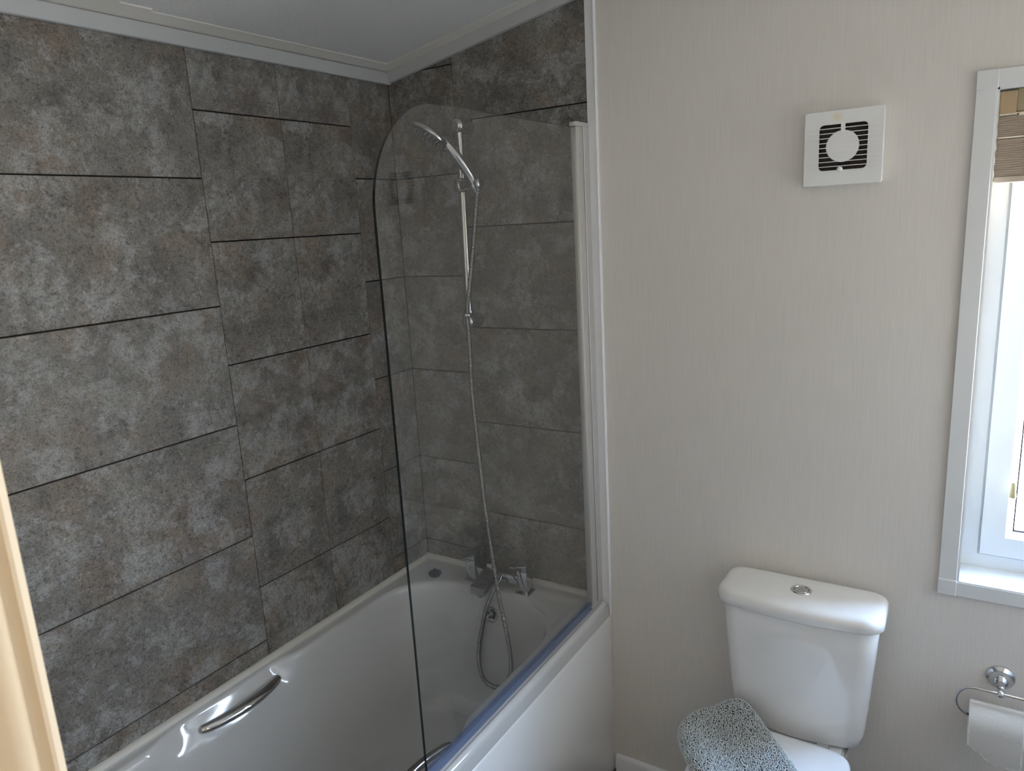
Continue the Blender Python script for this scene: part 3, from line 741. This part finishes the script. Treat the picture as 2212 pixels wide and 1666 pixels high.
for k in range(10):
    z = FZ0 + (.193 + k * .0632) * (FZ1 - FZ0)
    bm = N(); box(bm, (FX0 + .0015, FD - .0030, z - .0007), (FX1 - .0015, FD + .001, z + .0007)); S6(obj('slat', bm, M['white_plastic']))

# ------------------------------------------------------------------ toilet
TX = 1.240
to = thing('toilet', 'white close-coupled toilet with a tapered cistern under the fan', 'toilet', (TX, -0.25, FLOOR))
def S7(o): o.parent = to; o.location = o.location - to.location; return o
def cist(cx, hw, yb, yf, z, r=0.045, bow=0.014, n=12, rb=0.012):
    """D-shaped plan: flat back at yb, bowed front at yf"""
    pts = [(cx - hw, yb), ]
    pts = []
    for i in range(n + 1):      # front-left corner
        t = PI + PI/2 * i/n; pts.append((cx - hw + r + r*math.cos(t), yf + bow + r + r*math.sin(t)))
    for i in range(1, 12):
        s = i/12; x = cx - hw + r + (2*hw - 2*r)*s; pts.append((x, yf + bow - bow*math.sin(PI*s)))
    for i in range(n + 1):
        t = -PI/2 + PI/2 * i/n; pts.append((cx + hw - r + r*math.cos(t), yf + bow + r + r*math.sin(t)))
    for i in range(5):
        t = PI/2 * i/4; pts.append((cx + hw - rb + rb*math.cos(t), yb - rb + rb*math.sin(t)))
    for i in range(5):
        t = PI/2 + PI/2 * i/4; pts.append((cx - hw + rb + rb*math.cos(t), yb - rb + rb*math.sin(t)))
    return [(x, y, z) for x, y in pts]
bm = N()
rg = []
for hw, yb, yf, z in ((0.126, -0.035, -0.125, 0.3665), (0.142, -0.028, -0.140, 0.3675), (0.151, -0.025, -0.148, 0.378), (0.1565, -0.024, -0.153, 0.405), (0.163, -0.022, -0.160, 0.480), (0.1685, -0.02, -0.166, 0.560), (0.1745, -0.02, -0.170, 0.640), (0.1775, -0.02, -0.172, 0.700), (0.1755, -0.021, -0.170, 0.7045)):
    rg.append(cist(TX + (0.002), hw, yb, yf, z))
loft(bm, rg); S7(obj('cistern_tank', bm, M['china'], smooth=50))
bm = N(); rg = []
for hw, yb, yf, z in ((0.176, -0.018, -0.172, 0.7055), (0.1865, -0.010, -0.1825, 0.7065), (0.1895, -0.008, -0.1860, 0.711), (0.1893, -0.008, -0.186, 0.726), (0.1875, -0.010, -0.184, 0.7335), (0.184, -0.013, -0.180, 0.7385), (0.178, -0.019, -0.173, 0.7420), (0.165, -0.030, -0.158, 0.7440), (0.10, -0.055, -0.125, 0.7450)):
    rg.append(cist(TX + 0.002, hw, yb, yf, z, r=min(0.045, (yb - yf) / 2.4), rb=min(0.034, (yb - yf) / 2.6)))
loft(bm, rg); S7(obj('cistern_lid', bm, M['china'], smooth=60))
bm = N(); lathe(bm, [(0.0235, -0.003), (0.0238, 0.0015), (0.0222, 0.0034), (0.0180, 0.0036), (0.0170, 0.0020), (0.0165, 0.0012)], (TX + .004, -0.0915, 0.7440), (0, 0, 1), 40)
bt_ = S7(obj('flush_bezel', bm, M['chrome'], smooth=30))
bm = N(); lathe(bm, [(0.0162, -0.002), (0.0162, 0.0022), (0.0152, 0.0032), (0.0, 0.0036)], (TX + .004, -0.0915, 0.7440), (0, 0, 1), 40); S7(obj('flush_button', bm, M['chrome'], smooth=30))
def egg(hw, yb, yf, z, n=48, sq=2.0):
    pts = []; ym = yb - 0.20
    for i in range(n):
        t = 2*PI*i/n; c, s = math.cos(t), math.sin(t)
        if s >= 0: x = hw*math.copysign(abs(c)**(2/7.5), c); y = ym + (yb - ym)*abs(s)**(2/7.5)
        else: x = hw*math.copysign(abs(c)**(2/2.1), c); y = ym + (ym - yf)*-abs(s)**(2/2.1)
        pts.append((TX - 0.018 + x, y, z))
    return pts
LZ = 0.382
bm = N(); loft(bm, [egg(0.160, -0.185, -0.630, LZ), egg(0.166, -0.179, -0.636, LZ + .004), egg(0.1665, -0.178, -0.637, LZ + .012), egg(0.162, -0.183, -0.632, LZ + .0175), egg(0.150, -0.195, -0.620, LZ + .0195), egg(0.09, -0.25, -0.55, LZ + .021)])
S7(obj('seat_lid', bm, M['seat'], smooth=50))
bm = N(); loft(bm, [egg(0.160, -0.190, -0.626, LZ - .020), egg(0.165, -0.184, -0.634, LZ - .014), egg(0.165, -0.184, -0.634, LZ - .004), egg(0.160, -0.19, -0.628, LZ - .001)]); S7(obj('seat_ring', bm, M['seat'], smooth=50))
bm = N(); rg = []
for hw, yb, yf, z in ((0.095, -0.14, -0.44, FLOOR), (0.095, -0.14, -0.44, FLOOR + .03), (0.088, -0.14, -0.43, 0.08), (0.098, -0.14, -0.46, 0.17), (0.130, -0.14, -0.54, 0.27), (0.152, -0.15, -0.605, 0.325), (0.158, -0.16, -0.618, 0.352), (0.156, -0.16, -0.616, 0.3625)):
    rg.append(egg(hw, yb, yf, z))
loft(bm, rg); S7(obj('bowl', bm, M['china'], smooth=60))
bm = N(); loft(bm, [[(TX - .018 + sx, sy, z) for sx, sy in ((-h, -0.03), (-h, -0.21), (h, -0.21), (h, -0.03))] for h, z in ((0.09, 0.20), (0.135, 0.33), (0.145, 0.352), (0.145, 0.366))]); bmesh.ops.bevel(bm, geom=list(bm.edges), offset=0.012, segments=3, affect='EDGES'); S7(obj('shelf', bm, M['china'], smooth=50))
for sx in (-0.075, 0.095):
    bm = N(); box(bm, (TX + sx - .014 - .018, -0.180, 0.366), (TX + sx + .014 - .018, -0.160, 0.394), 0.004, 2); S7(obj('hinge', bm, M['chrome'], smooth=40))

# ------------------------------------------------------------------ folded towel over the toilet lid
# cage: five stations from the cistern to the front, eight points round each
ZL = LZ + 0.022
st = [((1.022, -0.236), (1.118, -0.158), 0.004, 0.044),
      ((0.998, -0.292), (1.168, -0.196), 0.000, 0.010),
      ((1.056, -0.380), (1.222, -0.246), 0.0, 0.0),
      ((1.140, -0.470), (1.295, -0.335), 0.0, 0.0),
      ((1.215, -0.570), (1.375, -0.435), 0.0, 0.0)]
bm = N(); rg = []
for (L_, R__, lz, rz) in st:
    L_ = Vector((*L_, 0)); R__ = Vector((*R__, 0)); dR = R__ - L_
    def q(f, h): p = L_ + dR * f; return (p.x, p.y, ZL + lz * (1 - f) + rz * f + h)
    rg.append([q(0.02, -0.016), q(-0.05, 0.002), q(0.02, 0.022), q(0.18, 0.024), q(0.38, 0.008), q(0.70, 0.020), q(0.98, 0.030), q(1.05, 0.014), q(0.97, 0.0), q(0.5, 0.0), q(0.22, -0.0005)])
loft(bm, rg, True, False)
bm.faces.ensure_lookup_table()
bm.verts.ensure_lookup_table()
n0 = len(rg[0])
bm.faces.new([bm.verts[i] for i in range(n0)]); bm.faces.new([bm.verts[i] for i in range(len(bm.verts) - n0, len(bm.verts))])
tw = obj('folded_towel', bm, M['towelbase'])
md = tw.modifiers.new('sub', 'SUBSURF'); md.levels = 3; md.render_levels = 3
dg = bpy.context.evaluated_depsgraph_get()
ev = tw.evaluated_get(dg); me2 = bpy.data.meshes.new_from_object(ev)
tw.modifiers.clear(); tw.data = me2
for p_ in me2.polygons: p_.use_smooth = True
tag(tw, 'folded grey terry towel draped over the toilet lid', 'towel')
# loops of the pile
me2.calc_loop_triangles()
tris = []; cum = [0.0]
for t in me2.loop_triangles:
    if t.normal.z < -0.5: continue
    tris.append(t); cum.append(cum[-1] + t.area)
import bisect
verts = []; faces = []
cellsz = 0.0033; hashed = {}; placed = 0
for i in range(90000):
    r = random.random() * cum[-1]; t = tris[min(bisect.bisect(cum, r) - 1, len(tris) - 1)]
    a, b, c = [me2.vertices[k].co for k in t.vertices]; u1, u2 = random.random(), random.random()
    if u1 + u2 > 1: u1, u2 = 1 - u1, 1 - u2
    p = a + (b - a) * u1 + (c - a) * u2; nrm_ = t.normal
    ck = tuple(int(math.floor(q_ / cellsz)) for q_ in p)
    if any((p - o_).length < cellsz for dx in (-1, 0, 1) for dy in (-1, 0, 1) for dz in (-1, 0, 1) for o_ in hashed.get((ck[0]+dx, ck[1]+dy, ck[2]+dz), ())): continue
    hashed.setdefault(ck, []).append(p.copy()); placed += 1
    if placed > 12000: break
    # loops lean along rough rows
    tx_ = (Vector((0.75, -0.66, 0)) + Vector((random.gauss(0, .8), random.gauss(0, .8), random.gauss(0, .4))))
    tx_ = (tx_ - nrm_ * tx_.dot(nrm_)).normalized(); by = nrm_.cross(tx_)
    Ls = random.uniform(0.0022, 0.0033); hh = random.uniform(0.0016, 0.0030); rr_ = 0.00108; cu = random.choice((-1, 1)) * random.uniform(.0008, .0020)
    path = [p - tx_ * Ls, p - tx_ * Ls * .8 + nrm_ * hh * .8 , p + nrm_ * hh * 1.15 + by * cu, p + tx_ * Ls * .8 + nrm_ * hh * .7, p + tx_ * Ls * .9]
    pts, fr = frames(path); b0 = len(verts)
    for pp, (tt, nnn, bbb) in zip(pts, fr):
        for k in range(4):
            an = PI/2 * k; verts.append(pp + nnn * (rr_ * math.cos(an)) + bbb * (rr_ * math.sin(an)))
    for s in range(4):
        for k in range(4):
            j = (k + 1) % 4; faces.append((b0 + s*4 + k, b0 + s*4 + j, b0 + s*4 + 4 + j, b0 + s*4 + 4 + k))
pm = bpy.data.meshes.new('terry_pile'); pm.from_pydata(verts, [], faces); pm.materials.append(M['towel'])
for p_ in pm.polygons: p_.use_smooth = True
po = bpy.data.objects.new('terry_pile', pm); COL.objects.link(po); po.parent = tw; po['kind'] = 'stuff'
bm = N(); tube(bm, catmull([(1.185, -0.292, 0.436), (1.200, -0.285, 0.443), (1.222, -0.290, 0.440), (1.238, -0.262, 0.437), (1.250, -0.250, 0.432)], 6), 0.0006, 5); obj('loose_thread', bm, M['towel'], tw)

# ------------------------------------------------------------------ toilet roll holder and roll
rh = thing('toilet_roll_holder', 'chrome toilet roll holder screwed to the cream wall', 'roll holder', (1.6605, 0, 0.5836))
def S8(o): o.parent = rh; o.location = o.location - rh.location; return o
bm = N(); lathe(bm, [(0.0275, 0), (0.0285, 0.002), (0.0280, 0.005), (0.0260, 0.0065), (0.0250, 0.008), (0.0235, 0.0088), (0.0195, 0.016), (0.0165, 0.026), (0.0125, 0.031), (0.0085, 0.034), (0.0075, 0.046)], (1.6605, 0, 0.5836), (0, -1, 0), 40)
S8(obj('wall_rose', bm, M['chrome'], smooth=35))
bm = N(); bmesh.ops.create_uvsphere(bm, u_segments=24, v_segments=16, radius=0.0105, matrix=Matrix.Translation((1.6600, -0.055, 0.5735))); S8(obj('ball', bm, M['chrome'], smooth=60))
YR = -0.060; rc = 0.036; zt2, zb2 = 0.5765, 0.5045
pts = [(1.735, YR, zt2)] + [(1.66, YR, zt2)] + [(1.613 - rc*math.sin(PI*i/14)*0.95, YR, (zt2+zb2)/2 + rc*math.cos(PI*i/14)) for i in range(15)] + [(1.66, YR, zb2), (1.735, YR, zb2)] + [(1.737 + rc*math.sin(PI*i/14)*.9, YR, (zt2+zb2)/2 - rc*math.cos(PI*i/14)) for i in range(15)]
bm = N(); tube(bm, pts, 0.0032, 14); S8(obj('wire_arm', bm, M['chrome'], smooth=60))
ro = thing('toilet_roll', 'white toilet paper roll hanging on the chrome holder', 'toilet roll', (1.658, YR, zb2 - .004))
def S9(o): o.parent = ro; o.location = o.location - ro.location; return o
RR = 0.0435; zr = zb2 - 0.0085
bm = N(); xa, xb = 1.6050, 1.7080
prof = [(0.0205, xa + .0), (RR - .001, xa), (RR, xa + .001), (RR, xb - .001), (RR - .001, xb), (0.0205, xb)]
rings = [[(h, YR + r * math.cos(2*PI*k/48), zr + r * math.sin(2*PI*k/48)) for k in range(48)] for r, h in prof]
rings.append(rings[0]); Rv = [[bm.verts.new(p) for p in r_] for r_ in rings[:-1]]; Rv.append(Rv[0])
for A_, B_ in zip(Rv, Rv[1:]):
    for k in range(48):
        j = (k + 1) % 48; bm.faces.new((A_[k], A_[j], B_[j], B_[k]))
S9(obj('paper_winding', bm, M['paper'], smooth=40))
bm = N(); rg = [[(h, YR + r * math.cos(2*PI*k/32), zr + r * math.sin(2*PI*k/32)) for k in range(32)] for r, h in ((0.0204, xa + .0005), (0.0204, xb - .0005), (0.0190, xb - .0005), (0.0190, xa + .0005))]
Rv = [[bm.verts.new(p) for p in r_] for r_ in rg]; Rv.append(Rv[0])
for A_, B_ in zip(Rv, Rv[1:]):
    for k in range(32):
        j = (k + 1) % 32; bm.faces.new((A_[k], A_[j], B_[j], B_[k]))
S9(obj('card_core', bm, M['card'], smooth=40))
# loose sheet over the front, torn along a slant
bm = N(); nx, nz = 20, 14; grid = []
for i in range(nx + 1):
    s = i / nx; x = xa - .0002 + (xb - xa) * s
    cut = 0.457 - 0.030 * ss(0.0, 0.55, s) - 0.004 * s + 0.0012 * math.sin(s * 31) + 0.0008 * math.sin(s * 67)
    col = []
    for j in range(nz + 1):
        u_ = j / nz
        if u_ < 0.35:      # wraps the roll from the top
            t = PI/2 + (PI/2) * (u_ / 0.35); y = YR + (RR + .0008) * math.cos(t); z = zr + (RR + .0008) * math.sin(t)
        else:
            f = (u_ - 0.35) / 0.65; y = YR - RR - .0008 - 0.003 * math.sin(PI * f) * (0.4 + s) ; z = zr - (zr - cut) * f
        col.append((x, y, z))
    grid.append(col)
F_ = [[bm.verts.new(p) for p in c] for c in grid]
for i in range(nx):
    for j in range(nz): bm.faces.new((F_[i][j], F_[i+1][j], F_[i+1][j+1], F_[i][j+1]))
bmesh.ops.solidify(bm, geom=list(bm.faces), thickness=0.0004)
S9(obj('loose_sheet', bm, M['paper'], smooth=60))
